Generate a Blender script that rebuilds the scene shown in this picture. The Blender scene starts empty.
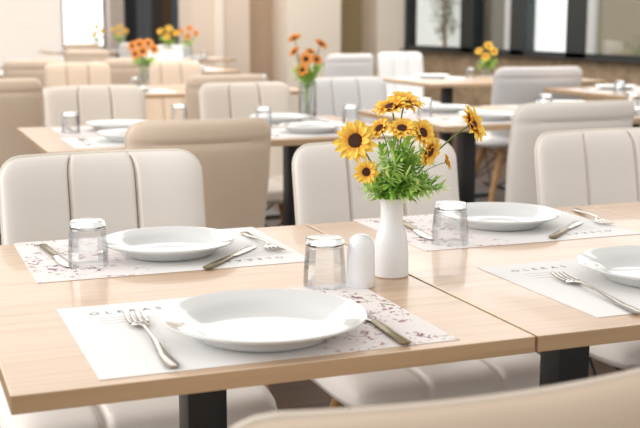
import bpy, bmesh, math, random
from mathutils import Vector, Matrix
random.seed(7)
PI = math.pi
SC = bpy.context.scene
COL = SC.collection

# ------------------------------------------------------------------ materials
def mat(name, base=(.8, .8, .8), rough=.5, metal=0, coat=0, coat_r=.1, spec=.5, trans=0, ior=1.45, emit=None, es=0, sub=0):
    m = bpy.data.materials.new(name); m.use_nodes = True
    b = m.node_tree.nodes['Principled BSDF']
    b.inputs['Base Color'].default_value = (*base, 1)
    b.inputs['Roughness'].default_value = rough
    b.inputs['Metallic'].default_value = metal
    b.inputs['Coat Weight'].default_value = coat
    b.inputs['Coat Roughness'].default_value = coat_r
    b.inputs['Specular IOR Level'].default_value = spec
    b.inputs['Transmission Weight'].default_value = trans
    b.inputs['IOR'].default_value = ior
    if emit:
        b.inputs['Emission Color'].default_value = (*emit, 1)
        b.inputs['Emission Strength'].default_value = es
    return m

class N:
    def __init__(s, m): s.m = m; s.t = m.node_tree; s.b = s.t.nodes.get('Principled BSDF')
    def n(s, kind, **kw):
        o = s.t.nodes.new(kind)
        for k, v in kw.items(): setattr(o, k, v)
        return o
    def l(s, a, b): s.t.links.new(a, b)
    def coord(s, scale=(1, 1, 1), loc=(0, 0, 0)):
        tc = s.n('ShaderNodeTexCoord'); mp = s.n('ShaderNodeMapping')
        mp.inputs['Scale'].default_value = scale; mp.inputs['Location'].default_value = loc
        s.l(tc.outputs['Object'], mp.inputs['Vector']); return mp.outputs['Vector']
    def noise(s, vec, scale, detail=3, rough=.5, dist=0):
        o = s.n('ShaderNodeTexNoise'); s.l(vec, o.inputs['Vector'])
        o.inputs['Scale'].default_value = scale; o.inputs['Detail'].default_value = detail
        o.inputs['Roughness'].default_value = rough; o.inputs['Distortion'].default_value = dist
        return o.outputs['Fac']
    def ramp(s, fac, stops):
        o = s.n('ShaderNodeValToRGB'); e = o.color_ramp.elements
        while len(e) < len(stops): e.new(.5)
        for i, (p, c) in enumerate(stops):
            e[i].position = p; e[i].color = (*c, 1)
        s.l(fac, o.inputs['Fac']); return o.outputs['Color']
    def bump(s, h, strength=.2, dist=.001):
        o = s.n('ShaderNodeBump'); o.inputs['Strength'].default_value = strength
        o.inputs['Distance'].default_value = dist
        s.l(h, o.inputs['Height']); s.l(o.outputs['Normal'], s.b.inputs['Normal'])

def leather(name, c1, c2, rough=.42):
    m = mat(name, c1, rough); k = N(m)
    v = k.coord()
    k.l(k.ramp(k.noise(v, 5, 3), [(.3, c1), (.7, c2)]), k.b.inputs['Base Color'])
    vo = k.n('ShaderNodeTexVoronoi'); vo.inputs['Scale'].default_value = 420; k.l(v, vo.inputs['Vector'])
    k.bump(vo.outputs['Distance'], .25, .0006)
    return m

M = {}
M['white_leather'] = leather('white leatherette', (.88, .83, .785), (.85, .795, .74))
M['pale_leather'] = leather('pale grey leatherette', (.80, .79, .80), (.78, .77, .77))
M['tan_leather'] = leather('shaded sand leatherette', (.76, .62, .49), (.72, .57, .44))  # white leatherette toned to tan, shade of the near-side backs in the colour
M['tan_front'] = leather('shaded sand leatherette pale', (.80, .70, .60), (.78, .67, .56))
M['cream_leather'] = leather('cream leatherette', (.83, .75, .66), (.80, .71, .62))
M['seam'] = mat('stitch seam', (.30, .22, .14), .8)
M['piping_mat'] = leather('cream piping', (.86, .80, .72), (.84, .78, .69))

def wood_top(name, light, mid, dark, rough=.34, spec=.28):
    m = mat(name, light, rough, coat=.22, coat_r=.04, spec=spec); k = N(m)
    v = k.coord((1.2, 26, 26)); v2 = k.coord((3, 120, 120)); v3 = k.coord((1, 1.6, 1))
    a = k.noise(v, 1.6, 5, .6, .6); b = k.noise(v2, 1.2, 3, .6)
    mx = k.n('ShaderNodeMath', operation='ADD'); k.l(a, mx.inputs[0])
    mu = k.n('ShaderNodeMath', operation='MULTIPLY'); k.l(b, mu.inputs[0]); mu.inputs[1].default_value = .35
    k.l(mu.outputs[0], mx.inputs[1])
    k.l(k.ramp(mx.outputs[0], [(.42, dark), (.62, mid), (.85, light)]), k.b.inputs['Base Color'])
    k.bump(mx.outputs[0], .05, .0004)
    return m
M['oak'] = wood_top('pale oak laminate', (.64, .455, .315), (.58, .395, .26), (.46, .30, .185))
M['oak_edge'] = wood_top('oak laminate edge band', (.52, .36, .22), (.47, .32, .19), (.40, .26, .145))
M['oak_bevel'] = mat('pale edge highlight', (.86, .70, .52), .35)  # highlight along the tabletop edge, painted as a pale bevel colour
M['black_metal'] = mat('black powder coated steel', (.012, .011, .011), .45)
M['black_metal'].node_tree.nodes['Principled BSDF'].inputs['Coat Weight'].default_value = .1
M['beech'] = wood_top('golden beech leg', (.55, .33, .15), (.48, .27, .11), (.36, .19, .07))
M['china'] = mat('white glazed china', (.70, .705, .70), .12, coat=.5, coat_r=.03)
M['china_vase'] = mat('white satin ceramic', (.84, .85, .87), .22, coat=.3)
M['steel'] = mat('polished stainless steel', (.42, .39, .35), .16, metal=1)
M['dull_steel'] = mat('aged steel', (.26, .21, .13), .3, metal=.9)
M['hole'] = mat('dark hole', (.05, .05, .05), .8)

def glass(name, tint=(.95, .98, .99), base=.10, gain=1.0):
    m = bpy.data.materials.new(name); m.use_nodes = True
    t = m.node_tree; t.nodes.clear()
    out = t.nodes.new('ShaderNodeOutputMaterial'); mx = t.nodes.new('ShaderNodeMixShader')
    tr = t.nodes.new('ShaderNodeBsdfTransparent'); tr.inputs[0].default_value = (*tint, 1)
    gl = t.nodes.new('ShaderNodeBsdfGlossy'); gl.inputs['Roughness'].default_value = .03
    lw = t.nodes.new('ShaderNodeLayerWeight'); lw.inputs[0].default_value = .35
    ma = t.nodes.new('ShaderNodeMath'); ma.operation = 'MULTIPLY_ADD'
    ma.inputs[1].default_value = gain; ma.inputs[2].default_value = base; ma.use_clamp = True
    t.links.new(lw.outputs['Fresnel'], ma.inputs[0]); t.links.new(ma.outputs[0], mx.inputs[0])
    t.links.new(tr.outputs[0], mx.inputs[1]); t.links.new(gl.outputs[0], mx.inputs[2])
    t.links.new(mx.outputs[0], out.inputs[0]); return m
M['glass'] = glass('clear tumbler glass', (.985, .993, 1), .04, .55)
M['pane'] = glass('window glass', (.97, .99, .98), .03, .4)
M['thick_glass'] = mat('thick glass foot', (.96, .98, .98), .02, trans=1, ior=1.5)

def petal_mat(name, tip, root):
    m = mat(name, tip, .6); k = N(m)
    tc = k.n('ShaderNodeTexCoord'); gr = k.n('ShaderNodeVectorMath', operation='LENGTH')
    k.l(tc.outputs['Object'], gr.inputs[0])
    ml = k.n('ShaderNodeMath', operation='MULTIPLY'); k.l(gr.outputs['Value'], ml.inputs[0]); ml.inputs[1].default_value = 30
    k.l(k.ramp(ml.outputs[0], [(.28, root), (.70, tip)]), k.b.inputs['Base Color'])
    k.b.inputs['Subsurface Weight'].default_value = .0
    return m
M['petal'] = petal_mat('sunflower yellow petal', (1.0, .72, .12), (.92, .34, .02))
M['petal_orange'] = petal_mat('orange gerbera petal', (.90, .42, .10), (.72, .20, .03))
M['disc'] = mat('dark brown seed disc', (.06, .022, .012), .9)
M['stem'] = mat('olive green stem', (.16, .22, .05), .6)
def leaf_mat():
    m = mat('fresh green foliage', (.2, .5, .05), .5); k = N(m)
    k.l(k.ramp(k.noise(k.coord(), 22, 2), [(.35, (.25, .50, .06)), (.5, (.48, .74, .16)), (.66, (.80, .93, .42))]), k.b.inputs['Base Color'])
    return m
M['leaf'] = leaf_mat()

def paper():
    # white paper place mat with a small mauve floral print toward its right-hand side
    m = mat('printed paper', (.88, .87, .85), .7); k = N(m)
    v = k.coord()
    sx = k.n('ShaderNodeSeparateXYZ'); k.l(v, sx.inputs[0])
    n1 = k.noise(k.coord((1, 1, 1)), 62, 3, .55, 1.5)
    n2 = k.noise(k.coord((1, 1, 1), (3, 1, 0)), 16, 1)
    t1 = k.ramp(n1, [(.565, (0, 0, 0)), (.60, (1, 1, 1))])
    t2 = k.ramp(n2, [(.44, (0, 0, 0)), (.50, (1, 1, 1))])
    mr = k.n('ShaderNodeMapRange'); k.l(sx.outputs['X'], mr.inputs[0])
    mr.inputs[1].default_value = .03; mr.inputs[2].default_value = .09
    a = k.n('ShaderNodeMath', operation='MULTIPLY'); k.l(t1, a.inputs[0]); k.l(t2, a.inputs[1])
    b = k.n('ShaderNodeMath', operation='MULTIPLY'); k.l(a.outputs[0], b.inputs[0]); k.l(mr.outputs[0], b.inputs[1])
    cc = k.ramp(k.noise(v, 25, 1), [(.4, (.16, .10, .10)), (.5, (.42, .18, .26)), (.6, (.30, .22, .14))])
    mx = k.n('ShaderNodeMix', data_type='RGBA'); k.l(b.outputs[0], mx.inputs[0])
    # faint pinkish tint under the print
    mt = k.n('ShaderNodeMix', data_type='RGBA'); k.l(mr.outputs[0], mt.inputs[0])
    mt.inputs[6].default_value = (.88, .87, .86, 1); mt.inputs[7].default_value = (.88, .82, .80, 1)
    k.l(mt.outputs[2], mx.inputs[6]); k.l(cc, mx.inputs[7])
    k.l(mx.outputs[2], k.b.inputs['Base Color'])
    return m
M['paper'] = paper()
M['ink'] = mat('charcoal ink', (.10, .08, .09), .8)
M['soft_ink'] = mat('faint mauve ink', (.62, .54, .58), .8)

# ------------------------------------------------------------------ helpers
def tag(o, label=None, cat=None, group=None, kind=None):
    if label: o['label'] = label
    if cat: o['category'] = cat
    if group: o['group'] = group
    if kind: o['kind'] = kind
    return o
def empty(name, loc=(0, 0, 0), rz=0):
    o = bpy.data.objects.new(name, None); COL.objects.link(o)
    o.location = loc; o.rotation_euler = (0, 0, rz); o.empty_display_size = .05
    return o
def obj(name, bm, m, parent=None, smooth=True, loc=None):
    me = bpy.data.meshes.new(name)
    bmesh.ops.recalc_face_normals(bm, faces=bm.faces[:])
    bm.to_mesh(me); bm.free()
    for mm in (m if isinstance(m, list) else [m]): me.materials.append(mm)
    if smooth:
        for p in me.polygons: p.use_smooth = True
        if hasattr(me, 'set_sharp_from_angle'): me.set_sharp_from_angle(angle=math.radians(40))
    o = bpy.data.objects.new(name, me); COL.objects.link(o)
    if parent: o.parent = parent
    if loc: o.location = loc
    return o
def struct(name, bm, m, smooth=False, parent=None):
    o = obj(name, bm, m, parent, smooth)
    if not parent: o['kind'] = 'structure'
    return o
def kids(o): return [c for c in bpy.data.objects if c.parent == o]
def copy_tree(o, parent=None):
    c = o.copy(); COL.objects.link(c)
    if parent: c.parent = parent
    for ch in kids(o): copy_tree(ch, c)
    return c
def place(proto, loc, rz, label, group=None, used={}):
    if proto.name not in used: used[proto.name] = 1; c = proto
    else: c = copy_tree(proto)
    c.location = loc; c.rotation_euler = (0, 0, rz)
    c['label'] = label
    if group: c['group'] = group
    elif 'group' in c: del c['group']
    return c
def set_mats(root, table):
    for ch in kids(root):
        if ch.type == 'MESH' and ch.name.split('.')[0] in table:
            ch.material_slots[0].link = 'OBJECT'; ch.material_slots[0].material = table[ch.name.split('.')[0]]
        set_mats(ch, table)

def box(bm, x0, x1, y0, y1, z0, z1, bev=0, seg=2, mi=0):
    vs = [bm.verts.new((x, y, z)) for z in (z0, z1) for y in (y0, y1) for x in (x0, x1)]
    fs = [bm.faces.new([vs[i] for i in f]) for f in ((0, 2, 3, 1), (4, 5, 7, 6), (0, 1, 5, 4), (2, 6, 7, 3), (0, 4, 6, 2), (1, 3, 7, 5))]
    for f in fs: f.material_index = mi
    if bev:
        es = list({e for f in fs for e in f.edges})
        bmesh.ops.bevel(bm, geom=es, offset=bev, segments=seg, affect='EDGES', profile=.6)
    return bm
def bx(*a, **k): return box(bmesh.new(), *a, **k)
def lathe(bm, prof, seg=48, closed=False, c=(0, 0, 0)):
    rings = []
    for r, z in prof:
        if r < 1e-6: rings.append([bm.verts.new((c[0], c[1], c[2] + z))])
        else: rings.append([bm.verts.new((c[0] + r * math.cos(2 * PI * i / seg), c[1] + r * math.sin(2 * PI * i / seg), c[2] + z)) for i in range(seg)])
    pairs = list(zip(rings, rings[1:])) + ([(rings[-1], rings[0])] if closed else [])
    for a, b in pairs:
        for i in range(seg):
            j = (i + 1) % seg
            if len(a) == 1 and len(b) == 1: continue
            if len(a) == 1: bm.faces.new((a[0], b[j], b[i]))
            elif len(b) == 1: bm.faces.new((a[i], a[j], b[0]))
            else: bm.faces.new((a[i], a[j], b[j], b[i]))
    return bm
def tube(bm, pts, rad, seg=8, cap=True):
    pts = [Vector(p) for p in pts]; n = len(pts)
    rads = rad if isinstance(rad, (list, tuple)) else [rad] * n
    rings = []; prev = None
    for i, p in enumerate(pts):
        d = (pts[min(i + 1, n - 1)] - pts[max(i - 1, 0)]).normalized()
        if prev is None:
            a = Vector((0, 0, 1)) if abs(d.z) < .9 else Vector((1, 0, 0)); u = d.cross(a).normalized()
        else: u = (prev - d * prev.dot(d)).normalized()
        prev = u; w = d.cross(u)
        rings.append([bm.verts.new(p + (u * math.cos(2 * PI * k / seg) + w * math.sin(2 * PI * k / seg)) * rads[i]) for k in range(seg)])
    for a, b in zip(rings, rings[1:]):
        for k in range(seg):
            j = (k + 1) % seg; bm.faces.new((a[k], a[j], b[j], b[k]))
    if cap: bm.faces.new(rings[0]); bm.faces.new(rings[-1])
    return bm
def grid_solid(bm, fa, fb, nu, nv):
    """closed cushion between two surfaces that share their rim"""
    A = {}; B = {}
    for i in range(nu + 1):
        for j in range(nv + 1):
            A[i, j] = bm.verts.new(fa(i / nu, j / nv))
            B[i, j] = bm.verts.new(fb(i / nu, j / nv))
    for i in range(nu):
        for j in range(nv):
            bm.faces.new((A[i, j], A[i + 1, j], A[i + 1, j + 1], A[i, j + 1]))
            bm.faces.new((B[i, j], B[i, j + 1], B[i + 1, j + 1], B[i + 1, j]))
    for i in range(nu):
        for j in (0, nv): bm.faces.new((A[i, j], A[i + 1, j], B[i + 1, j], B[i, j]))
    for j in range(nv):
        for i in (0, nu): bm.faces.new((A[i, j], A[i, j + 1], B[i, j + 1], B[i, j]))
    return bm

# ------------------------------------------------------------------ chair
# origin on the floor under the seat centre, sitter looks along +Y, backrest at -Y
HW = .208; Z0, Z1 = .43, .866; RC = .045
def hw_at(z):
    w = HW * (.93 + .07 * min(1, (z - Z0) / .25))
    if z > Z1 - RC:
        d = z - (Z1 - RC); w -= RC - math.sqrt(max(RC * RC - d * d, 0))
    return w
def mid_y(x, z):
    return -.195 - .075 * ((z - Z0) / (Z1 - Z0)) ** 1.1 + .035 * (x / HW) ** 2
def vmap(v):                       # more rows near the top curve
    return Z0 + (Z1 - Z0) * (1 - (1 - v) ** 1.6)
def fall(u, z):
    a = abs(u); e = max(0, 1 - a ** 9) ** .5
    t = max(0, 1 - ((z - Z0) / (Z1 - Z0)) ** 14) ** .5
    return e * t
GROOVES = (-.335, .335)
def groove(u, w=.015): return min(1, min(1 - .60 * math.exp(-((u - g) / w) ** 2) for g in GROOVES))
def back_front(i, j):
    u = math.sin((i * 2 - 1) * PI / 2) * .35 + (i * 2 - 1) * .65; z = vmap(j); x = u * hw_at(z)
    pan = 1 + .18 * math.cos((u * 3) * PI)      # each panel swells a little
    return (x, mid_y(x, z) + .030 * fall(u, z) * groove(u) * (.86 + .14 * pan), z)
def back_rear(i, j):
    u = math.sin((i * 2 - 1) * PI / 2) * .35 + (i * 2 - 1) * .65; z = vmap(j); x = u * hw_at(z)
    return (x, mid_y(x, z) - .026 * fall(u, z) * (1 - .25 * math.exp(-((z - .80) / .008) ** 2)), z)
def build_chair():
    root = empty('dining_chair'); tag(root, 'dining chair', 'chair')
    bm = grid_solid(bmesh.new(), back_front, back_rear, 120, 30)
    b = obj('backrest', bm, M['white_leather'], root)
    pts = []
    zs = [vmap(j / 24) for j in range(25)]
    for z in zs: pts.append((-hw_at(z), mid_y(-hw_at(z), z), z))
    for k in range(1, 12):
        u = -1 + 2 * k / 12; x = u * hw_at(Z1); pts.append((x, mid_y(x, Z1), Z1))
    for z in reversed(zs): pts.append((hw_at(z), mid_y(hw_at(z), z), z))
    obj('piping', tube(bmesh.new(), pts, .0035, 6), M['piping_mat'], b)
    bm = bmesh.new()
    for g in GROOVES:
        P = []
        for j in range(0, 23):
            x, y, z = back_front(0, j / 24); x = g * hw_at(z)
            P.append((x, mid_y(x, z) + .030 * fall(g, z) * .40 + .0012, z))
        tube(bm, P, .0019, 5)
    obj('seam', bm, M['seam'], b)
    # seat
    SW, SD = .254, .222
    def sq(i): return (i * 2 - 1) * .7 + .3 * math.sin((i * 2 - 1) * PI / 2)
    def sxy(i, j):
        u, v = sq(i), sq(j)
        # rounded square
        k = 1 - .10 * (abs(u) * abs(v)) ** 4
        return u, v, u * SW * k * (1 - .04 * (v < 0) * v * v), v * SD * k
    def rim(u, v): return (max(0, 1 - abs(u) ** 10) * max(0, 1 - abs(v) ** 10)) ** .5
    def top(i, j):
        u, v, x, y = sxy(i, j); return (x, y, .415 + .045 * rim(u, v) * groove(u, .03) ** .5 - .004 * v)
    def bot(i, j):
        u, v, x, y = sxy(i, j); return (x, y, .415 - .028 * rim(u, v))
    s = obj('seat', grid_solid(bmesh.new(), top, bot, 80, 30), M['white_leather'], root)
    for sx in (-1, 1):
        for sy in (-1, 1):
            obj('leg', tube(bmesh.new(), [(sx * .12, sy * .11, .375), (sx * .165, sy * .155, .19), (sx * .21, sy * .20, 0)], [.017, .015, .010], 12), M['beech'], root)
    bm = bmesh.new()
    for sx in (-1, 1):
        tube(bm, [(sx * .125, -.12, .36), (sx * .185, .175, .13)], .004, 6)
        tube(bm, [(sx * .125, .12, .36), (sx * .185, -.175, .13)], .004, 6)
    for sy in (-1, 1):
        tube(bm, [(-.125, sy * .12, .36), (.185, sy * .175, .13)], .004, 6)
        tube(bm, [(.125, sy * .12, .36), (-.185, sy * .175, .13)], .004, 6)
    obj('wire_brace', bm, M['black_metal'], root)
    return root
chair = build_chair()
TAN = {'backrest': M['tan_leather'], 'seat': M['tan_front'], 'piping': M['tan_front']}
CREAM = {'backrest': M['cream_leather'], 'seat': M['cream_leather']}
PALE = {'backrest': M['pale_leather'], 'seat': M['pale_leather']}

def put_chair(x, y, away, label, skin=None, rz=0, sc=1, group=None, sx=1):
    """away: the sitter looks away from the photographer (we see the outside of the back)"""
    c = place(chair, (x, y, 0), (0 if away else PI) + rz, label, group)
    c.scale = (sc * sx, sc, sc)
    if skin: LATE.append((c, skin))
    return c
LATE = []

# ------------------------------------------------------------------ table
TW, TD = .638, .84
def build_table():
    root = empty('square_dining_table'); tag(root, 't', 'table')
    bm = bx(-TW / 2, TW / 2, -TD / 2, TD / 2, .7285, .75, bev=.0016, seg=2)
    for f in bm.faces:
        f.normal_update()
        if abs(f.normal.z) < .5: f.material_index = 1
        elif abs(f.normal.z) < .98 : f.material_index = 2
    obj('tabletop', bm, [M['oak'], M['oak_edge'], M['oak_bevel']], root, smooth=False)
    obj('pedestal_column', bx(-.03, .03, -.03, .03, .022, .716, bev=.002), M['black_metal'], root)
    obj('top_plate', bx(-.15, .15, -.17, .17, .716, .7285, bev=.002), M['black_metal'], root)
    obj('base_plate', bx(-.21, .21, -.25, .25, 0, .022, bev=.004), M['black_metal'], root)
    return root
table = build_table()
def put_table(cx, y0, label, rz=0, group=None):
    return place(table, (cx, y0 + TD / 2, 0), rz, label, group)

# ------------------------------------------------------------------ tableware
ZT = .7502
def plate_bm(R):
    s = R / .125
    prof = [(0, .0045), (.045, .0045), (.070, .0055), (.082, .009), (.090, .0145), (.096, .0185), (.103, .0210), (.113, .0238), (.121, .0262), (.1245, .0268), (.1258, .0256),
            (.124, .0234), (.112, .0186), (.100, .0135), (.090, .0062), (.082, .0016), (.078, 0), (.072, 0), (.070, .0012), (0, .0012)]
    return lathe(bmesh.new(), [(r * s, z * s) for r, z in prof], 72)
def build_plate(R):
    o = obj('dinner_plate', plate_bm(R), M['china']); return tag(o, 'p', 'plate')
plate = build_plate(.125)
def build_tumbler():
    root = empty('glass_tumbler'); tag(root, 'g', 'glass')
    # stands upside down: rim on the table, heavy foot at the top
    bm = lathe(bmesh.new(), [(.0325, 0), (.0320, .03), (.0290, .066), (.0285, .068), (.0275, .066), (.0305, .03), (.0312, 0)], 14, closed=True)
    obj('glass_wall', bm, M['glass'], root, smooth=False)
    bm = lathe(bmesh.new(), [(0, .0685), (.026, .0685), (.0288, .0705), (.0286, .079), (.027, .081), (.020, .080), (0, .077)], 14)
    obj('glass_foot', bm, M['thick_glass'], root)
    return root
tumbler = build_tumbler()
def cutlery_blade(bm, P, W, T, seg=10):
    """lofted flat bar along Y: P = list of y, W half widths, T half thickness, with z lift"""
    rings = []
    for (y, z), w, t in zip(P, W, T):
        rings.append([bm.verts.new((w * math.cos(2 * PI * k / seg), y, z + t * math.sin(2 * PI * k / seg))) for k in range(seg)])
    for a, b in zip(rings, rings[1:]):
        for k in range(seg):
            j = (k + 1) % seg; bm.faces.new((a[k], a[j], b[j], b[k]))
    bm.faces.new(rings[0]); bm.faces.new(rings[-1]); return bm
def build_fork():
    root = empty('table_fork'); tag(root, 'f', 'fork')
    bm = cutlery_blade(bmesh.new(), [(-.10, .003), (-.095, .003), (-.06, .003), (-.01, .007), (.03, .008), (.042, .006)],
                       [.005, .0085, .0065, .0032, .0030, .006], [.001, .0018, .0016, .0017, .0016, .0014])
    obj('handle', bm, M['steel'], root)
    bm = bmesh.new()
    cutlery_blade(bm, [(.040, .0062), (.046, .005), (.053, .004), (.057, .0038)], [.005, .0105, .0125, .0125], [.0014, .0012, .001, .001])
    for k in range(4):
        x = -.0108 + k * .0072
        tube(bm, [(x, .055, .0038), (x, .075, .0036), (x * .93, .095, .0065)], [.0019, .0017, .0009], 6)
    obj('tines', bm, M['steel'], root)
    return root
fork = build_fork()
def build_knife():
    root = empty('table_knife'); tag(root, 'k', 'knife')
    bm = cutlery_blade(bmesh.new(), [(-.10, .0035), (-.096, .0035), (-.05, .0035), (-.005, .0035), (0, .0035)], [.004, .0078, .0072, .0055, .0045], [.0015, .0030, .0028, .0024, .002])
    obj('handle', bm, M['dull_steel'], root)
    bm = cutlery_blade(bmesh.new(), [(0, .0032), (.01, .003), (.06, .0028), (.085, .0028), (.098, .0028)], [.0045, .0075, .0095, .008, .0015], [.0016, .0010, .0008, .0006, .0004])
    obj('blade', bm, M['steel'], root)
    return root
knife = build_knife()
def text_mesh(body, size, m, parent, loc, name='lettering', spacing=1.0):
    cu = bpy.data.curves.new('txt', 'FONT'); cu.body = body; cu.size = size; cu.space_character = spacing
    cu.extrude = .00002
    t = bpy.data.objects.new('txt', cu); COL.objects.link(t)
    dg = bpy.context.evaluated_depsgraph_get(); me = bpy.data.meshes.new_from_object(t.evaluated_get(dg))
    bpy.data.objects.remove(t); bpy.data.curves.remove(cu)
    me.materials.clear(); me.materials.append(m)
    o = bpy.data.objects.new(name, me); COL.objects.link(o); o.parent = parent; o.location = loc
    return o
def build_mat():
    bm = bx(-.222, .222, -.165, .165, 0, .0006)
    o = obj('paper_placemat', bm, M['paper'], smooth=False); tag(o, 'm', 'placemat')
    text_mesh('OLERAS', .017, M['ink'], o, (-.185, .115, .0007), spacing=1.9)
    for k in range(3):
        b = obj('printed_line', bx(-.178, -.125 + .012 * (k % 2), .092 - k * .014, .0935 - k * .014, .0006, .0008), M['soft_ink'], o, smooth=False)
    return o
pmat = build_mat()

def R3(a): return Vector((math.cos(a), math.sin(a)))
def put_on_line(proto, p, q, label, z=ZT + .0008, group=None, sc=1.0):
    """lay cutlery so that its handle end is at p and its tip points at q"""
    d = Vector(q) - Vector(p); a = math.atan2(d.y, d.x) - PI / 2
    c = Vector(p) + d.normalized() * .10 * sc
    o = place(proto, (c.x, c.y, z), a, label, group); o.scale = (1 + (sc - 1) * .2, sc, 1)
    return o

# ------------------------------------------------------------------ flowers
YAW = math.radians(21)
RT = Vector((math.cos(YAW), -math.sin(YAW), 0)); TO = Vector((-math.sin(YAW), -math.cos(YAW), 0)); UP = Vector((0, 0, 1))
def L(base, r, u, t=0): return Vector(base) + RT * r + UP * u + TO * t
def petal_ring(bm, n, r0, r1, w, z0, z1, ph=0, sp=.15):
    for k in range(n):
        a = ph + 2 * PI * k / n + random.uniform(-.08, .08); rr = r1 * random.uniform(1 - sp, 1 + sp * .4); zz = z1 + random.uniform(-.003, .003)
        ca, sa = math.cos(a), math.sin(a)
        def P(r, s, z): return bm.verts.new((ca * r - sa * s, sa * r + ca * s, z))
        mids = []
        cols = []
        for t, ww in ((0, .45), (.3, .95), (.6, 1), (.85, .6), (1, .06)):
            r = r0 + (rr - r0) * t; z = z0 + (zz - z0) * t + .004 * math.sin(t * PI)
            cols.append([P(r, -w * ww, z + .0015), P(r, 0, z - .0004), P(r, w * ww, z + .0015)])
        for A, B in zip(cols, cols[1:]):
            bm.faces.new((A[0], A[1], B[1], B[0])); bm.faces.new((A[1], A[2], B[2], B[1]))
def build_flower(kind, R=.031):
    m = M['petal'] if kind == 'sun' else M['petal_orange']
    root = empty('sunflower' if kind == 'sun' else 'gerbera_flower'); tag(root, 'x', 'flower')
    bm = bmesh.new(); s = R / .031
    petal_ring(bm, 15, .007 * s, R, .0052 * s, 0, .004 * s)
    petal_ring(bm, 13, .006 * s, R * .80, .0048 * s, .002 * s, .010 * s, .2)
    obj('petals', bm, m, root)
    bm = lathe(bmesh.new(), [(0, -.001), (.009 * s, 0), (.0105 * s, .004 * s), (.009 * s, .0075 * s), (.005 * s, .0085 * s), (0, .0075 * s)], 20)
    for v in bm.verts: v.co += Vector((random.uniform(-1, 1), random.uniform(-1, 1), random.uniform(-1, 1))) * .0005
    obj('seed_disc', bm, M['disc'], root)
    return root
def aim(root, loc, normal, roll=0):
    q = Vector(normal).normalized().to_track_quat('Z', 'Y')
    root.rotation_mode = 'XYZ'
    root.rotation_euler = (q @ Matrix.Rotation(roll, 3, 'Z').to_quaternion()).to_euler()
    root.location = loc
def add_stem(root, tip, nrm, foot, r=.0012, bend=0, seg=6):
    """stem in world space, turned into a child of the flower"""
    tip = Vector(tip); foot = Vector(foot); nrm = Vector(nrm).normalized()
    c1 = tip - nrm * .03; pts = []
    for i in range(9):
        t = i / 8
        p = ((1 - t) ** 3) * (tip - nrm * .0005) + 3 * (1 - t) ** 2 * t * c1 + 3 * (1 - t) * t * t * (foot + UP * .06) + t ** 3 * foot
        pts.append(p)
    bpy.context.view_layer.update()
    inv = root.matrix_world.inverted()
    bm = tube(bmesh.new(), [inv @ p for p in pts], r, seg)
    lathe_c = None
    obj('stem', bm, M['stem'], root)
FL = {}
def flower(kind, tip, nrm, foot, label, scale=1, group=None, stem_r=.0013):
    if kind not in FL: FL[kind] = build_flower(kind); c = FL[kind]; src = c
    else:
        src = FL[kind]; c = src.copy(); COL.objects.link(c)
        for ch in kids(src):
            if ch.name.startswith('stem'): continue
            d = ch.copy(); COL.objects.link(d); d.parent = c
    c.scale = (scale,) * 3; c['label'] = label
    if group: c['group'] = group
    aim(c, tip, nrm, random.uniform(0, 1)); add_stem(c, tip, nrm, foot, stem_r)
    return c
def sprig(foot, tip, label, group, nleaf=26, ll=.026, w=.0024, m='leaf', name='foliage_sprig', droop=.01):
    foot = Vector(foot); tip = Vector(tip); bm = bmesh.new(); pts = []
    side = (tip - foot); side.z = 0
    for i in range(8):
        t = i / 7; p = foot.lerp(tip, t) + UP * (.03 * math.sin(t * PI) * (side.length * 8)) - side * (.35 * math.sin(t * PI) * .6)
        pts.append(p)
    tube(bm, [p - foot for p in pts], [.0012 - .0007 * i / 7 for i in range(8)], 5)
    for k in range(nleaf):
        t = .50 + .50 * (k + random.random()) / nleaf; f = t * 7; i = min(int(f), 6); p = pts[i].lerp(pts[i + 1], f - i) - foot
        ax = (pts[i + 1] - pts[i]).normalized()
        rnd = Vector((random.gauss(0, 1), random.gauss(0, 1), abs(random.gauss(0, .6)) - .15)); rnd = (rnd - ax * rnd.dot(ax)).normalized()
        d = (ax * random.uniform(.35, .9) + rnd).normalized(); sd = d.cross(UP)
        if sd.length < .1: sd = d.cross(Vector((1, 0, 0)))
        sd.normalize(); l = ll * random.uniform(.6, 1.2)
        q = [p, p + d * l * .4 + sd * w, p + d * l * .45 - sd * w, p + d * l * .8 + sd * w * .7 - UP * .002, p + d * l * .82 - sd * w * .7 - UP * .002, p + d * l - UP * l * .12]
        v = [bm.verts.new(x) for x in q]
        bm.faces.new((v[0], v[1], v[2])); bm.faces.new((v[1], v[3], v[4], v[2])); bm.faces.new((v[3], v[5], v[4]))
    o = obj(name, bm, M[m]); o.location = foot
    return tag(o, label, 'foliage', group)

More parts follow.
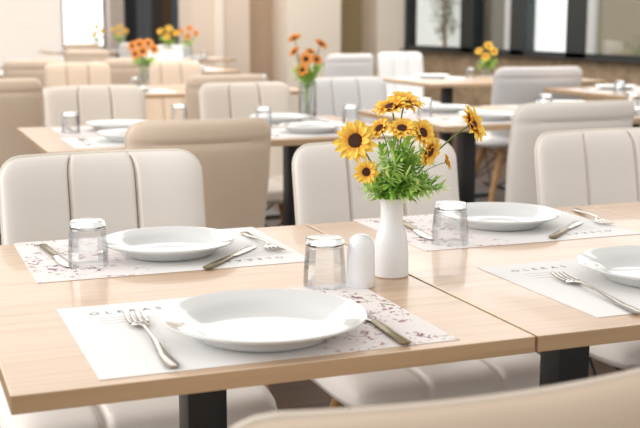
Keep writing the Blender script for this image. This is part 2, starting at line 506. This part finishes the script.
# ------------------------------------------------------------------ setting
LY = .0
def make_room():
    # floor: dark brown boards
    m = mat('dark brown wood floor', (.12, .07, .045), .5, spec=.2); k = N(m)
    br = k.n('ShaderNodeTexBrick'); k.l(k.coord((1, 1, 1)), br.inputs['Vector'])
    br.inputs['Color1'].default_value = (.085, .048, .030, 1); br.inputs['Color2'].default_value = (.06, .034, .022, 1)
    br.inputs['Mortar'].default_value = (.04, .025, .02, 1); br.inputs['Scale'].default_value = 1
    br.inputs['Brick Width'].default_value = 1.4; br.inputs['Row Height'].default_value = .16; br.inputs['Mortar Size'].default_value = .004
    k.l(br.outputs['Color'], k.b.inputs['Base Color'])
    struct('floor', bx(-3.5, 5.88, -2.5, 20.2, -.1, 0), m)
    def plaster(name, c):
        m = mat(name, c, .75); k = N(m)
        k.l(k.ramp(k.noise(k.coord(), 1.5, 3), [(.3, tuple(x * .97 for x in c)), (.7, c)]), k.b.inputs['Base Color'])
        k.bump(k.noise(k.coord(), 90, 3), .1, .001); return m
    cream = plaster('cream plaster', (.88, .79, .68)); pink = plaster('warm beige plaster', (.74, .62, .52))
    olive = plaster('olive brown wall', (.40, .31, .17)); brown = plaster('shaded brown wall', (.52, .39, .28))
    H = 2.8
    struct('wall_back', bx(4.25, 5.9, 12.9, 13.05, 0, H), olive)
    struct('trim_1', bx(5.50, 5.88, 12.44, 12.898, 0, H), cream)
    struct('wall_pillar_centre', bx(4.29, 4.94, 12.2, 12.898, 0, H), cream)
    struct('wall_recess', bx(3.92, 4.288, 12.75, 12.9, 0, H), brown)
    struct('wall_pillar_left', bx(3.26, 3.92, 12.45, 13.1, 0, H), pink)
    struct('trim_2', bx(3.50, 3.60, 12.40, 12.448, 0, H), cream)
    # far end of the room, seen through the opening on the left
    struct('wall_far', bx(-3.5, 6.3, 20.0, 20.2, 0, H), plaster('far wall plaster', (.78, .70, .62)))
    # striped blind covering the far left wall
    m = mat('cream slatted blind', (.9, .83, .74), .7, emit=(1, .92, .86), es=.42); k = N(m)  # slats glow by emission, brightness put into the material
    bl = empty('window_blind', (0, 19.9, 0))
    tag(bl, 'wide cream horizontal slatted blind covering the far left wall', 'blind')
    bm = bmesh.new()
    for i in range(22):
        z = .35 + i * .11
        box(bm, -1.6, 2.90, -.012, .012, z, z + .10, bev=.004, seg=1)
    obj('slat_panel', bm, m, bl, smooth=False)
    obj('head_rail', bx(-1.62, 2.92, -.03, .05, 2.77, 2.80, bev=.004), m, bl)
    # bright far window with frame
    w = empty('window_1'); w['kind'] = 'structure'; w.location = (3.3, 19.92, 0)
    obj('pane', bx(-.36, .30, -.01, .01, .7, 2.5), mat('bright daylight pane', (1, 1, 1), .4, emit=(.97, .99, 1), es=1.5), w, smooth=False)
    bm = bmesh.new(); box(bm, -.40, -.36, -.03, .03, .6, 2.6); box(bm, .30, .36, -.03, .03, .6, 2.6); box(bm, -.36, .30, -.03, .03, .6, .7); box(bm, -.36, .30, -.03, .03, 2.5, 2.6)
    obj('window_frame', bm, plaster('grey beige frame', (.52, .47, .43)), w, smooth=False)
    # dark doorway curtains between the far window and the left pillar
    cols = [(.10, .10, .11), (.26, .28, .30), (.16, .14, .12), (.30, .20, .13), (.22, .27, .31), (.13, .14, .16)]
    xs = [3.98, 4.19, 4.46, 4.66, 4.82, 5.06, 5.26]
    for i in range(6):
        bm = bmesh.new(); x0, x1 = xs[i] * .975, xs[i + 1] * .975; n = 28; pr = []
        for k_ in range(n + 1):
            x = x0 + (x1 - x0) * k_ / n; y = .035 * math.sin(k_ * 1.35)
            pr.append((bm.verts.new((x, 19.4 + y, .02)), bm.verts.new((x, 19.4 + y * .7, 2.7))))
        for a, b in zip(pr, pr[1:]): bm.faces.new((a[0], b[0], b[1], a[1]))
        o = obj('door_curtain', bm, mat('curtain cloth %d' % i, cols[i], .9))
        tag(o, ['charcoal curtain panel at the left end of the dark drapes', 'grey curtain panel right of the charcoal end panel', 'dark brown curtain panel in the middle of the drapes',
                'rust brown curtain panel right of the middle of the drapes', 'blue grey curtain panel of the dark drapes', 'slate curtain panel beside the beige pillar'][i], 'curtain')
    struct('trim_3', bx(3.62, 3.86, 19.3, 19.6, 0, H), plaster('rosy post', (.70, .60, .53)))
    # right window wall -------------------------------------------------
    m = mat('brown stone cladding', (.30, .22, .14), .6); k = N(m)
    a = k.noise(k.coord((1, 1, 1)), 7, 6, .7, .4)
    k.l(k.ramp(a, [(.3, (.20, .15, .10)), (.5, (.33, .24, .15)), (.7, (.46, .33, .20))]), k.b.inputs['Base Color'])
    struct('wall_right', bx(5.88, 6.1, 3.0, 13.05, 0, .80), m)
    struct('wall_right_head', bx(5.88, 6.1, 3.0, 13.05, 2.35, H), cream)
    blk = mat('blackened green steel frame', (.018, .024, .026), .35)
    fr = bmesh.new()
    box(fr, 5.86, 5.98, 4.0, 12.53, .80, .845); box(fr, 5.86, 5.98, 4.0, 12.53, 2.30, 2.35)
    for y0, y1 in ((12.36, 12.53), (10.74, 11.03), (9.71, 9.98), (8.66, 8.98), (4.0, 4.15), (6.2, 6.3)):
        box(fr, 5.86, 5.98, y0, y1, .80, 2.35)
    win = empty('window_2'); win['kind'] = 'structure'
    obj('window_frame', fr, blk, win, smooth=False)
    sill = mat('black stone sill', (.03, .028, .025), .3)
    obj('window_sill', bx(5.80, 5.98, 4.0, 12.6, .785, .80, bev=.003), sill, win)
    for y0, y1 in ((11.03, 12.36), (9.98, 10.74), (9.0, 9.70), (6.3, 8.66), (4.15, 6.2)):
        obj('pane', bx(5.915, 5.922, y0, y1, .845, 2.30), M['pane'], win, smooth=False)
    st = mat('pale sash edge', (.62, .64, .64), .4, metal=.3)
    obj('sash_edge', bx(5.865, 5.90, 8.54, 8.657, .846, 2.299), st, win, smooth=False)
    obj('sash_edge', bx(5.865, 5.90, 9.985, 10.10, .846, 2.299), st, win, smooth=False)
    # roller blind (bright) and dark screen
    o = obj('roller_blind', bx(6.02, 6.03, 8.90, 9.78, .83, 2.33), mat('backlit white blind', (1, 1, 1), .7, emit=(1, 1, 1), es=1.1), smooth=False)
    tag(o, 'bright backlit white roller blind in the narrow window between two black mullions', 'blind')
    o = obj('dark_screen', bx(6.02, 6.03, 10.05, 10.98, .83, 2.33), mat('smoky dark screen', (.10, .10, .10), .5), smooth=False)
    tag(o, 'dark smoky screen behind the window pane with the yellow flowers', 'screen')
    # outdoors behind the glass
    struct('ground', bx(6.1, 14, 2, 22, -.1, 0), mat('pale paving', (.6, .57, .5), .8))
    ow = plaster('outdoor beige wall', (.62, .54, .38))
    struct('wall_outdoor', bx(8.6, 8.8, 4, 13.4, 0, 3), ow)
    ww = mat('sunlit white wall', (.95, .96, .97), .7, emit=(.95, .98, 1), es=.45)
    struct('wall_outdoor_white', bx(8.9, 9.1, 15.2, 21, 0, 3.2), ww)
    hed = bmesh.new()
    def bush(cx, cy, cz, rx, ry, rz, n, name, label, mt, trunk=True):
        root = empty(name, (cx, cy, 0)); bm = bmesh.new()
        for _ in range(n):
            while True:
                p = Vector((random.uniform(-1, 1), random.uniform(-1, 1), random.uniform(-1, 1)))
                if p.length < 1: break
            p = Vector((p.x * rx, p.y * ry, cz + p.z * rz)); d = Vector((random.gauss(0, 1), random.gauss(0, 1), random.gauss(0, 1))).normalized(); s = d.orthogonal().normalized()
            l = random.uniform(.05, .10)
            v = [bm.verts.new(p), bm.verts.new(p + d * l * .5 + s * l * .25), bm.verts.new(p + d * l), bm.verts.new(p + d * l * .5 - s * l * .25)]
            bm.faces.new(v)
        obj('leaves', bm, mt, root)
        obj('trunk', tube(bmesh.new(), [(0, 0, 0), (.02, .01, cz * .6), (0, 0, cz + rz * .5)], [.035, .028, .015], 8), M['beech'], root)
        tag(root, label, 'tree')
    gm = mat('muted outdoor leaves', (.45, .48, .42), .7)
    bush(7.5, 14.6, 1.32, .16, .16, .45, 420, 'garden_tree', 'slim dark garden tree seen through the left end of the window', gm)
    bush(8.3, 14.6, 1.28, .14, .14, .30, 300, 'garden_tree', 'small dark garden tree near the right edge of the first window pane', gm)
    gm2 = mat('pale hedge leaves', (.30, .36, .20), .7)
    bush(7.6, 9.6, .72, .3, .9, .30, 900, 'garden_hedge', 'low green hedge outside the large right window pane', gm2)
make_room()

# ------------------------------------------------------------------ tables
# first row (near): centres .425 and 1.065 ; front edge y=1.18
T1 = put_table(.423, 1.18, 'oak table nearest the photographer at left, with the front left plate')
T2 = put_table(1.065, 1.18, 'oak table right of the seam, joined to the nearest oak table')
put_table(1.705, 1.18, 'oak table at the right edge of the front row, past the two nearest')
# second row
put_table(.765, 3.43, 'second row oak table at left behind the left front chair')
put_table(1.405, 3.52, 'second row oak table in the middle carrying the tall glass vase')
put_table(2.25, 3.74, 'second row oak table behind the sunflowers, on a black column')
put_table(2.89, 3.78, 'second row oak table behind the white chair seen from outside at right')
put_table(3.53, 3.86, 'oak table at the right end of the second row')
# third row
rest = [(.62, 5.95, 'third row oak table at the left edge with an upturned tumbler'), (1.27, 5.95, 'third row oak table with the small orange gerbera vase'),
        (1.92, 5.98, 'third row oak table behind the tan topped chair'),
        (3.47, 6.28, 'oak table on a black column below the stone wall, left of a joined pair'), (4.11, 6.28, 'oak table with the yellow flower vase below the window'),
        (3.90, 4.86, 'oak table at the right edge in front of the stone wall')]
for x, y, l in rest: put_table(x, y, l)
for i, (x, y) in enumerate([(1.0, 8.5), (1.64, 8.5), (2.28, 8.5)]):
    put_table(x, y, ['leftmost oak table of the fourth row', 'middle oak table of the fourth row', 'rightmost oak table of the fourth row'][i])
for i, (x, y) in enumerate([(1.75, 11.1), (2.39, 11.1), (3.03, 11.1)]):
    put_table(x, y, ['leftmost oak table of the fifth row', 'middle oak table of the fifth row', 'rightmost oak table of the fifth row by the beige pillar'][i])
for i, (x, y) in enumerate([(2.2, 14.2), (2.84, 14.2), (3.5, 14.2)]):
    put_table(x, y, ['leftmost oak table in the furthest row', 'middle oak table in the furthest row', 'rightmost oak table in the furthest row'][i])

# ------------------------------------------------------------------ chairs
put_chair(.412, 2.10, False, 'white channelled dining chair at the far side of the nearest table, left')
put_chair(1.030, 2.10, False, 'white channelled dining chair directly behind the sunflower vase', sx=.96)
put_chair(1.692, 2.14, False, 'white channelled dining chair at the right edge, two seams showing', sx=1.06)
put_chair(.407, .966, True, 'tan shaded dining chair in the bottom right foreground, only its back top showing', TAN)
put_chair(.815, 3.29, True, 'tan shaded dining chair seen from outside behind the left white chair', TAN)
put_chair(2.19, 3.51, True, 'white dining chair seen from outside behind the right front chair', None, sx=1.15)
put_chair(.825, 4.56, False, 'white channelled chair across the second row table at left', CREAM)
put_chair(1.485, 4.56, False, 'white channelled chair across the second row table left of the tall glass vase', CREAM)
put_chair(2.08, 4.84, False, 'white chair across the second row table just above the sunflowers', PALE)
put_chair(1.62, 5.78, True, 'tan shaded chair of the third row, its top above the white channelled chair', TAN)
put_chair(.50, 5.78, True, 'tan shaded chair at the left picture edge in the third row', TAN)
put_chair(3.64, 6.06, True, 'wide pale grey white chair seen from outside below the white window', PALE, rz=-.05, sx=1.4)
put_chair(3.56, 8.82, True, 'grey chair in front of the olive wall', PALE)
put_chair(4.15, 8.66, False, 'pale chair just left of the black column table and right of the grey chair', PALE)
put_chair(1.80, 7.25, False, 'sand coloured chair between the gerbera vase and the beige pillar', TAN)
put_chair(1.18, 7.25, False, 'sand coloured chair left of the gerbera vase in the third row', TAN)
far = [(.98, 8.33, True, TAN, 'leftmost sand chair tucked into the fourth row'), (1.66, 8.33, True, TAN, 'middle sand chair tucked into the fourth row'), (2.28, 9.65, False, PALE, 'pale chair at the far side of the fourth row'),
       (1.78, 10.93, True, TAN, 'left sand chair tucked into the fifth row'), (2.42, 10.93, True, TAN, 'second sand chair tucked into the fifth row'),
       (2.25, 14.03, True, TAN, 'left sand chair of the furthest row'), (2.9, 14.03, True, PALE, 'right pale chair of the furthest row'),
       (3.05, 12.25, False, PALE, 'pale chair at the far side of the fifth row near the pillar')]
for x, y, aw, sk, l in far: put_chair(x, y, aw, l, sk)
for c, sk in LATE: set_mats(c, sk)

# ------------------------------------------------------------------ front settings
ZM = ZT + .0007
place(pmat, (.423, 1.364, ZT), 0, 'printed paper placemat under the nearest large plate')
place(pmat, (.418, 1.862, ZT), PI, 'printed paper placemat under the far left plate')
place(pmat, (1.088, 1.392, ZT), 0, 'printed paper placemat at the right edge with a fork on it')
place(pmat, (1.070, 1.868, ZT), PI, 'printed paper placemat under the plate behind the right tumbler')
p = place(plate, (.427, 1.308, ZM), 0, 'large white china plate nearest the photographer'); p.scale = (1.03, 1.03, 1.03)
p = place(plate, (.434, 1.842, ZM), 0, 'white china plate at the far left setting'); p.scale = (.91, .91, .95)
p = place(plate, (1.092, 1.880, ZM), 0, 'white china plate behind the right tumbler'); p.scale = (.93, .93, .95)
p = place(plate, (1.088, 1.385, ZM), 0, 'white china plate cut by the right picture edge'); p.scale = (1.0, 1.0, 1.0)
put_on_line(fork, (.286, 1.205), (.290, 1.47), 'steel fork left of the nearest large plate', sc=1.28)
put_on_line(knife, (.572, 1.195), (.582, 1.44), 'steel knife right of the nearest large plate', sc=1.1)
put_on_line(fork, (.603, 1.965), (.607, 1.74), 'steel fork right of the far left plate')
put_on_line(knife, (.456, 1.690), (.560, 1.812), 'steel knife lying aslant below the far left plate')
put_on_line(knife, (.240, 1.975), (.262, 1.74), 'steel knife left of the far left plate behind the left tumbler')
put_on_line(fork, (.925, 1.215), (.953, 1.49), 'steel fork on the right placemat beside the plate cut by the picture edge', sc=1.25)
put_on_line(knife, (1.105, 1.715), (1.235, 1.83), 'steel knife aslant below the plate behind the right tumbler')
put_on_line(fork, (1.325, 1.975), (1.275, 1.78), 'steel fork right of the plate behind the right tumbler')
put_on_line(knife, (.925, 1.975), (.895, 1.76), 'steel knife lying between vase and right tumbler')
place(tumbler, (.290, 1.795, ZM), 0, 'upturned clear tumbler on the far left placemat').scale = (1, 1, .9)
place(tumbler, (.594, 1.528, ZT), .3, 'upturned clear tumbler beside the salt shaker')
place(tumbler, (.917, 1.748, ZM), .5, 'upturned clear tumbler right of the sunflower vase')

# salt shaker
sh = empty('salt_shaker', (.643, 1.506, ZT)); tag(sh, 'white ceramic salt shaker left of the sunflower vase', 'shaker')
obj('shaker_body', lathe(bmesh.new(), [(0, 0), (.0195, 0), (.0212, .003), (.0212, .012), (.0208, .040), (.0203, .055), (.0195, .064), (.0165, .072), (.010, .0775), (.004, .079), (0, .0792)], 40), M['china_vase'], sh)
bm = bmesh.new()
for k in range(5):
    a = k * 2 * PI / 5; lathe(bm, [(0, .0001), (.0009, .0002), (.0009, .0004), (0, .0006)], 8, c=(.006 * math.cos(a), .006 * math.sin(a), .0782))
obj('shaker_hole', bm, M['hole'], sh)

# ceramic vase
VX, VY = .715, 1.556
vs = empty('ceramic_vase', (VX, VY, ZT)); tag(vs, 'white ceramic bottle vase holding the sunflowers', 'vase')
obj('vase_body', lathe(bmesh.new(), [(0, 0), (.025, 0), (.0272, .002), (.0272, .008), (.0268, .03), (.0256, .050), (.0230, .067), (.0188, .080), (.0172, .090), (.0170, .104), (.0178, .118), (.0185, .1215),
     (.0168, .1222), (.0152, .118), (.0145, .10), (.0150, .085), (0, .080)], 48), M['china_vase'], vs)
base = Vector((VX, VY, ZT)); ft = base + UP * .086
def VF(r, u, t, n, label, s=1, dx=0):
    flower('sun', L(base, r, u, t), RT * n[0] + UP * n[1] + TO * n[2], ft + RT * dx + TO * random.uniform(-.004, .004), label, s)
VF(-.056, .212, .030, (-.25, .22, 1), 'large sunflower at the left of the bouquet facing the viewer', 1.12, -.006)
VF(-.041, .168, .045, (-.1, .0, 1), 'small sunflower low at the left of the bouquet', .66, -.007)
VF(-.001, .257, .006, (-.30, 1.0, .32), 'sunflower at the top left of the bouquet facing upward', 1.0, -.002)
VF(.018, .263, -.012, (.25, 1.0, .38), 'sunflower at the very top of the bouquet tilted up', 1.0, .002)
VF(.042, .222, .018, (.62, .45, .75), 'sunflower right of centre turned aside with its dark disc showing', .80, .004)
VF(.012, .228, .030, (.0, .9, .65), 'orange sunflower in the middle of the bouquet above the leaves', .78, .0)
VF(.052, .196, .018, (.8, -.35, .6), 'orange yellow sunflower low on the right side of the bouquet', .85, .005)
VF(.117, .233, .0, (.85, .50, .42), 'sunflower on a long bare stem leaning out to the right', 1.05, .008)
VF(.081, .177, .004, (.9, .3, .1), 'tiny half open sunflower bud above the right leaves', .46, .007)
VF(-.018, .226, .002, (-.5, .7, .5), 'orange sunflower between the large left bloom and the top pair', .72, .0)
tips = [(-.046, .128, .02), (-.034, .165, .03), (-.018, .190, .03), (.002, .212, .02), (.016, .200, .035), (.032, .192, .03), (.045, .172, .02), (.056, .150, .02), (.072, .138, .0), (.0, .180, .05), (.02, .160, .055),
        (-.036, .115, .03), (.044, .128, .04), (-.014, .160, .05), (.084, .118, .01), (.034, .212, -.02), (-.02, .198, -.02), (.056, .186, -.01), (.010, .130, .05), (.030, .150, .045), (-.004, .150, .05), (-.03, .145, .0), (.062, .118, .03), (.02, .18, .0)]
for k, (r, u, t) in enumerate(tips):
    if u < .15: u = .15 + (u - .15) * .4
    r *= .9
    sprig(ft + RT * random.uniform(-.008, .008) + TO * random.uniform(-.005, .005), L(base, r, u, t), 'fresh green leafy sprig in the white ceramic vase', 'green sprigs in the sunflower bouquet', 60, .025, .0027)

# ------------------------------------------------------------------ background vases
def glass_vase(loc, h, r, label):
    v = empty('glass_vase', loc); tag(v, label, 'vase')
    obj('vase_wall', lathe(bmesh.new(), [(0, 0), (r * .9, 0), (r, .003), (r, h), (r - .002, h), (r - .002, .008), (0, .008)], 28), M['glass'], v)
    obj('water', lathe(bmesh.new(), [(0, .0085), (r - .0025, .0085), (r - .0025, h * .55), (0, h * .55)], 24), M['glass'], v)
    return v
def bunch(loc, h, r, blooms, kind, vlabel, blabel, group, ns=7, spread=.05, lo=.02, hi=.07, scale=1):
    glass_vase(loc, h, r, vlabel); b = Vector(loc); f = b + UP * .012
    for (x, u, t, n, s) in blooms:
        flower(kind, L(b, x, u, t), RT * n[0] + UP * n[1] + TO * n[2], f + RT * max(-.4 * r, min(.4 * r, x * .2)), blabel, s * scale, group, .0018)
    for k in range(ns):
        a = k / max(1, ns - 1) * 2 - 1
        sprig(f + UP * h * .3, L(b, a * spread, h + random.uniform(lo, hi), random.uniform(-.03, .03)), 'leafy green sprig in ' + group.split(' in ')[-1], 'green sprigs in ' + group.split(' in ')[-1], 30, .034, .006)
bunch((1.580, 4.255, ZT), .150, .036, [(-.050, .315, 0, (-.3, .8, .4), 1.0), (.052, .292, 0, (.5, .7, .4), 1.0), (-.050, .262, 0, (-.6, .6, .4), .95), (-.005, .235, .02, (0, .4, 1), 1.05), (-.018, .195, .03, (-.4, .2, 1), .95), (.035, .232, 0, (.4, .5, .7), .85), (.01, .262, -.01, (.2, .8, .4), .8)],
      'orange', 'clear glass cylinder vase on the middle of the second row', 'orange gerbera in the second row glass vase', 'orange gerberas in the second row glass vase', 9, .055, .01, .06)
bunch((1.45, 6.70, ZT), .15, .030, [(-.065, .235, 0, (-.3, .5, .8), 1.15), (-.02, .245, .02, (0, .5, .9), 1.2), (.03, .25, 0, (.3, .6, .7), 1.15), (.0, .205, .03, (.1, .2, 1), 1.2), (.06, .215, 0, (.5, .4, .7), 1.1), (-.045, .19, .02, (-.4, .1, 1), 1.1)],
      'orange', 'clear glass vase behind the left second row chair', 'orange gerbera bunched in the third row glass vase', 'orange gerberas in the third row glass vase', 8, .06, -.01, .04)
bunch((3.93, 6.98, ZT), .06, .040, [(.0, .21, 0, (.2, .6, .8), 1.2), (-.06, .175, 0, (-.5, .5, .7), 1.0), (.035, .175, .02, (.3, .2, 1), 1.05), (-.02, .14, .03, (-.2, .2, 1), 1.0)],
      'sun', 'low clear glass vase on the table below the window', 'yellow sunflower in the low vase below the window', 'yellow sunflowers in the low vase below the window', 9, .06, .0, .09)
for (x, y), nm in (((2.98, 11.6), 'the fifth row vase near the pillar'), ((2.80, 11.75), 'the fifth row vase left of the pillar'), ((2.55, 14.6), 'the furthest row left vase'), ((2.85, 14.6), 'the furthest row right vase')):
    g = 'gerberas in ' + nm
    bunch((x, y, ZT), .12, .045, [(-.07, .27, 0, (-.3, .5, .8), 1.3), (.02, .30, .02, (.1, .5, .9), 1.35), (.08, .25, 0, (.4, .4, .7), 1.3), (.0, .22, .03, (.1, .2, 1), 1.3)],
          'sun' if 'furthest' in nm or 'left of' in nm else 'orange', 'clear glass vase standing as ' + nm, 'orange gerbera in ' + nm, 'orange ' + g, 6, .08, .02, .10)

# ------------------------------------------------------------------ background settings
pl_far = place(plate, (.72, 3.62, ZM), 0, 'white plate on the near side of the left second row table')
def setting(x, y, far_side, where, glassx=None, cut=True, pl=True):
    rz = PI if far_side else 0; s = -1 if far_side else 1
    place(pmat, (x, y, ZT), rz, 'printed paper placemat ' + where)
    if pl:
        q = place(plate, (x, y - .01 * s, ZM), 0, 'white china plate ' + where); q.scale = (.95, .95, .95)
    if cut:
        put_on_line(fork, (x - .165 * s, y - .12 * s), (x - .165 * s, y + .12 * s), 'steel fork laid left of the plate ' + where)
        put_on_line(knife, (x + .165 * s, y - .12 * s), (x + .165 * s, y + .12 * s), 'steel knife laid right of the plate ' + where)
    if glassx is not None:
        place(tumbler, (x + glassx, y + .15 * s, ZM), 0, 'upturned clear tumbler ' + where)
bpy.data.objects.remove(pl_far) if False else None
pl_far.location = (.76, 3.67, ZM + 0.0)
place(pmat, (.76, 3.67, ZT), 0, 'printed paper placemat on the near side of the left second row table')
place(tumbler, (.60, 3.99, ZT), 0, 'upturned tumbler in the middle of the left second row table')
put_on_line(fork, (.59, 3.57), (.60, 3.80), 'steel fork on the near side of the left second row table')
setting(.78, 4.05, True, 'across the left second row table', None)
setting(1.42, 4.12, True, 'across the middle second row table', -.12)
setting(1.40, 3.74, False, 'nearer on the middle second row table', None)
place(tumbler, (1.045, 4.22, ZT), 0, 'bright upturned tumbler at the joint of the second row tables')
place(tumbler, (1.64, 3.95, ZT), 0, 'upturned tumbler right of the tall glass vase')
setting(2.23, 4.34, True, 'across the table behind the sunflowers', -.16)
setting(2.23, 3.96, False, 'nearer on the table behind the sunflowers', None)
setting(2.86, 4.38, True, 'across the table behind the right outside chair', -.19)
setting(2.86, 4.00, False, 'nearer on the table behind the right outside chair', .2)
setting(3.52, 4.44, True, 'across the right end second row table', None)
setting(3.86, 5.38, True, 'across the table at the right picture edge', None)
place(tumbler, (3.62, 5.02, ZT), 0, 'upturned tumbler on the table at the right picture edge')
setting(3.47, 6.90, True, 'on the left table below the window', .2, False)
setting(4.11, 6.55, False, 'on the right table below the window', .1, False)
setting(.62, 6.55, True, 'on the left end table of the third row', None, False)
place(tumbler, (.76, 6.20, ZT), 0, 'upturned tumbler on the left end table of the third row')
setting(1.27, 6.20, False, 'on the gerbera table of the third row', .05, False)
setting(1.92, 6.58, True, 'on the right table of the third row', -.1, False)
setting(1.92, 6.20, False, 'on the near side of the right table of the third row', .16, False)
for x, w in ((1.0, 'leftmost'), (1.64, 'middle'), (2.28, 'rightmost')):
    setting(x, 9.08, True, 'on the %s fourth row table' % w, .08, False)
    setting(x, 8.72, False, 'on the near side of the %s fourth row table' % w, -.1, False)
for x, w in ((1.75, 'leftmost'), (2.39, 'middle'), (3.03, 'rightmost')):
    setting(x, 11.35, False, 'on the %s fifth row table' % w, .1, False)
for x, w in ((2.2, 'leftmost'), (2.84, 'middle'), (3.5, 'rightmost')):
    setting(x, 14.45, False, 'on the %s furthest row table' % w, .1, False)

# ------------------------------------------------------------------ light
w = bpy.data.worlds.new('World'); SC.world = w; w.use_nodes = True
bg = w.node_tree.nodes['Background']; bg.inputs[0].default_value = (1, .965, .92, 1); bg.inputs[1].default_value = .80
def area(name, loc, target, sx, sy, power, col):
    d = bpy.data.lights.new(name, 'AREA'); d.shape = 'RECTANGLE'; d.size = sx; d.size_y = sy; d.energy = power; d.color = col
    o = bpy.data.objects.new(name, d); COL.objects.link(o); o.location = loc
    o.rotation_euler = (Vector(target) - Vector(loc)).to_track_quat('-Z', 'Y').to_euler(); return o
area('window light left', (-2.8, 2.6, 2.1), (.8, 1.8, .7), 2.6, 1.8, 85, (1, .98, .96))
area('window light right', (5.6, 7.5, 2.0), (2, 5, .7), 5.0, 1.4, 42, (.97, .99, 1))
area('background fill light', (2.4, 9.5, 2.75), (2.4, 9.5, 0), 5, 9, 200, (1, .96, .91))  # added overhead fill that brightens the back of the room, no fixture

# ------------------------------------------------------------------ camera
cd = bpy.data.cameras.new('Camera'); cam = bpy.data.objects.new('Camera', cd); COL.objects.link(cam); SC.camera = cam
cd.sensor_width = 36; cd.lens = 1130 / 640 * 36; cd.clip_start = .05; cd.clip_end = 100
cam.location = (0, 0, 1.14); pitch = math.atan(194 / 1130)
fwd = Vector((math.sin(YAW) * math.cos(pitch), math.cos(YAW) * math.cos(pitch), -math.sin(pitch)))
cam.rotation_euler = fwd.to_track_quat('-Z', 'Y').to_euler()
cd.dof.use_dof = True; cd.dof.focus_distance = 1.75; cd.dof.aperture_fstop = 7
SC.view_settings.view_transform = 'Standard'; SC.view_settings.look = 'None'; SC.view_settings.exposure = .22
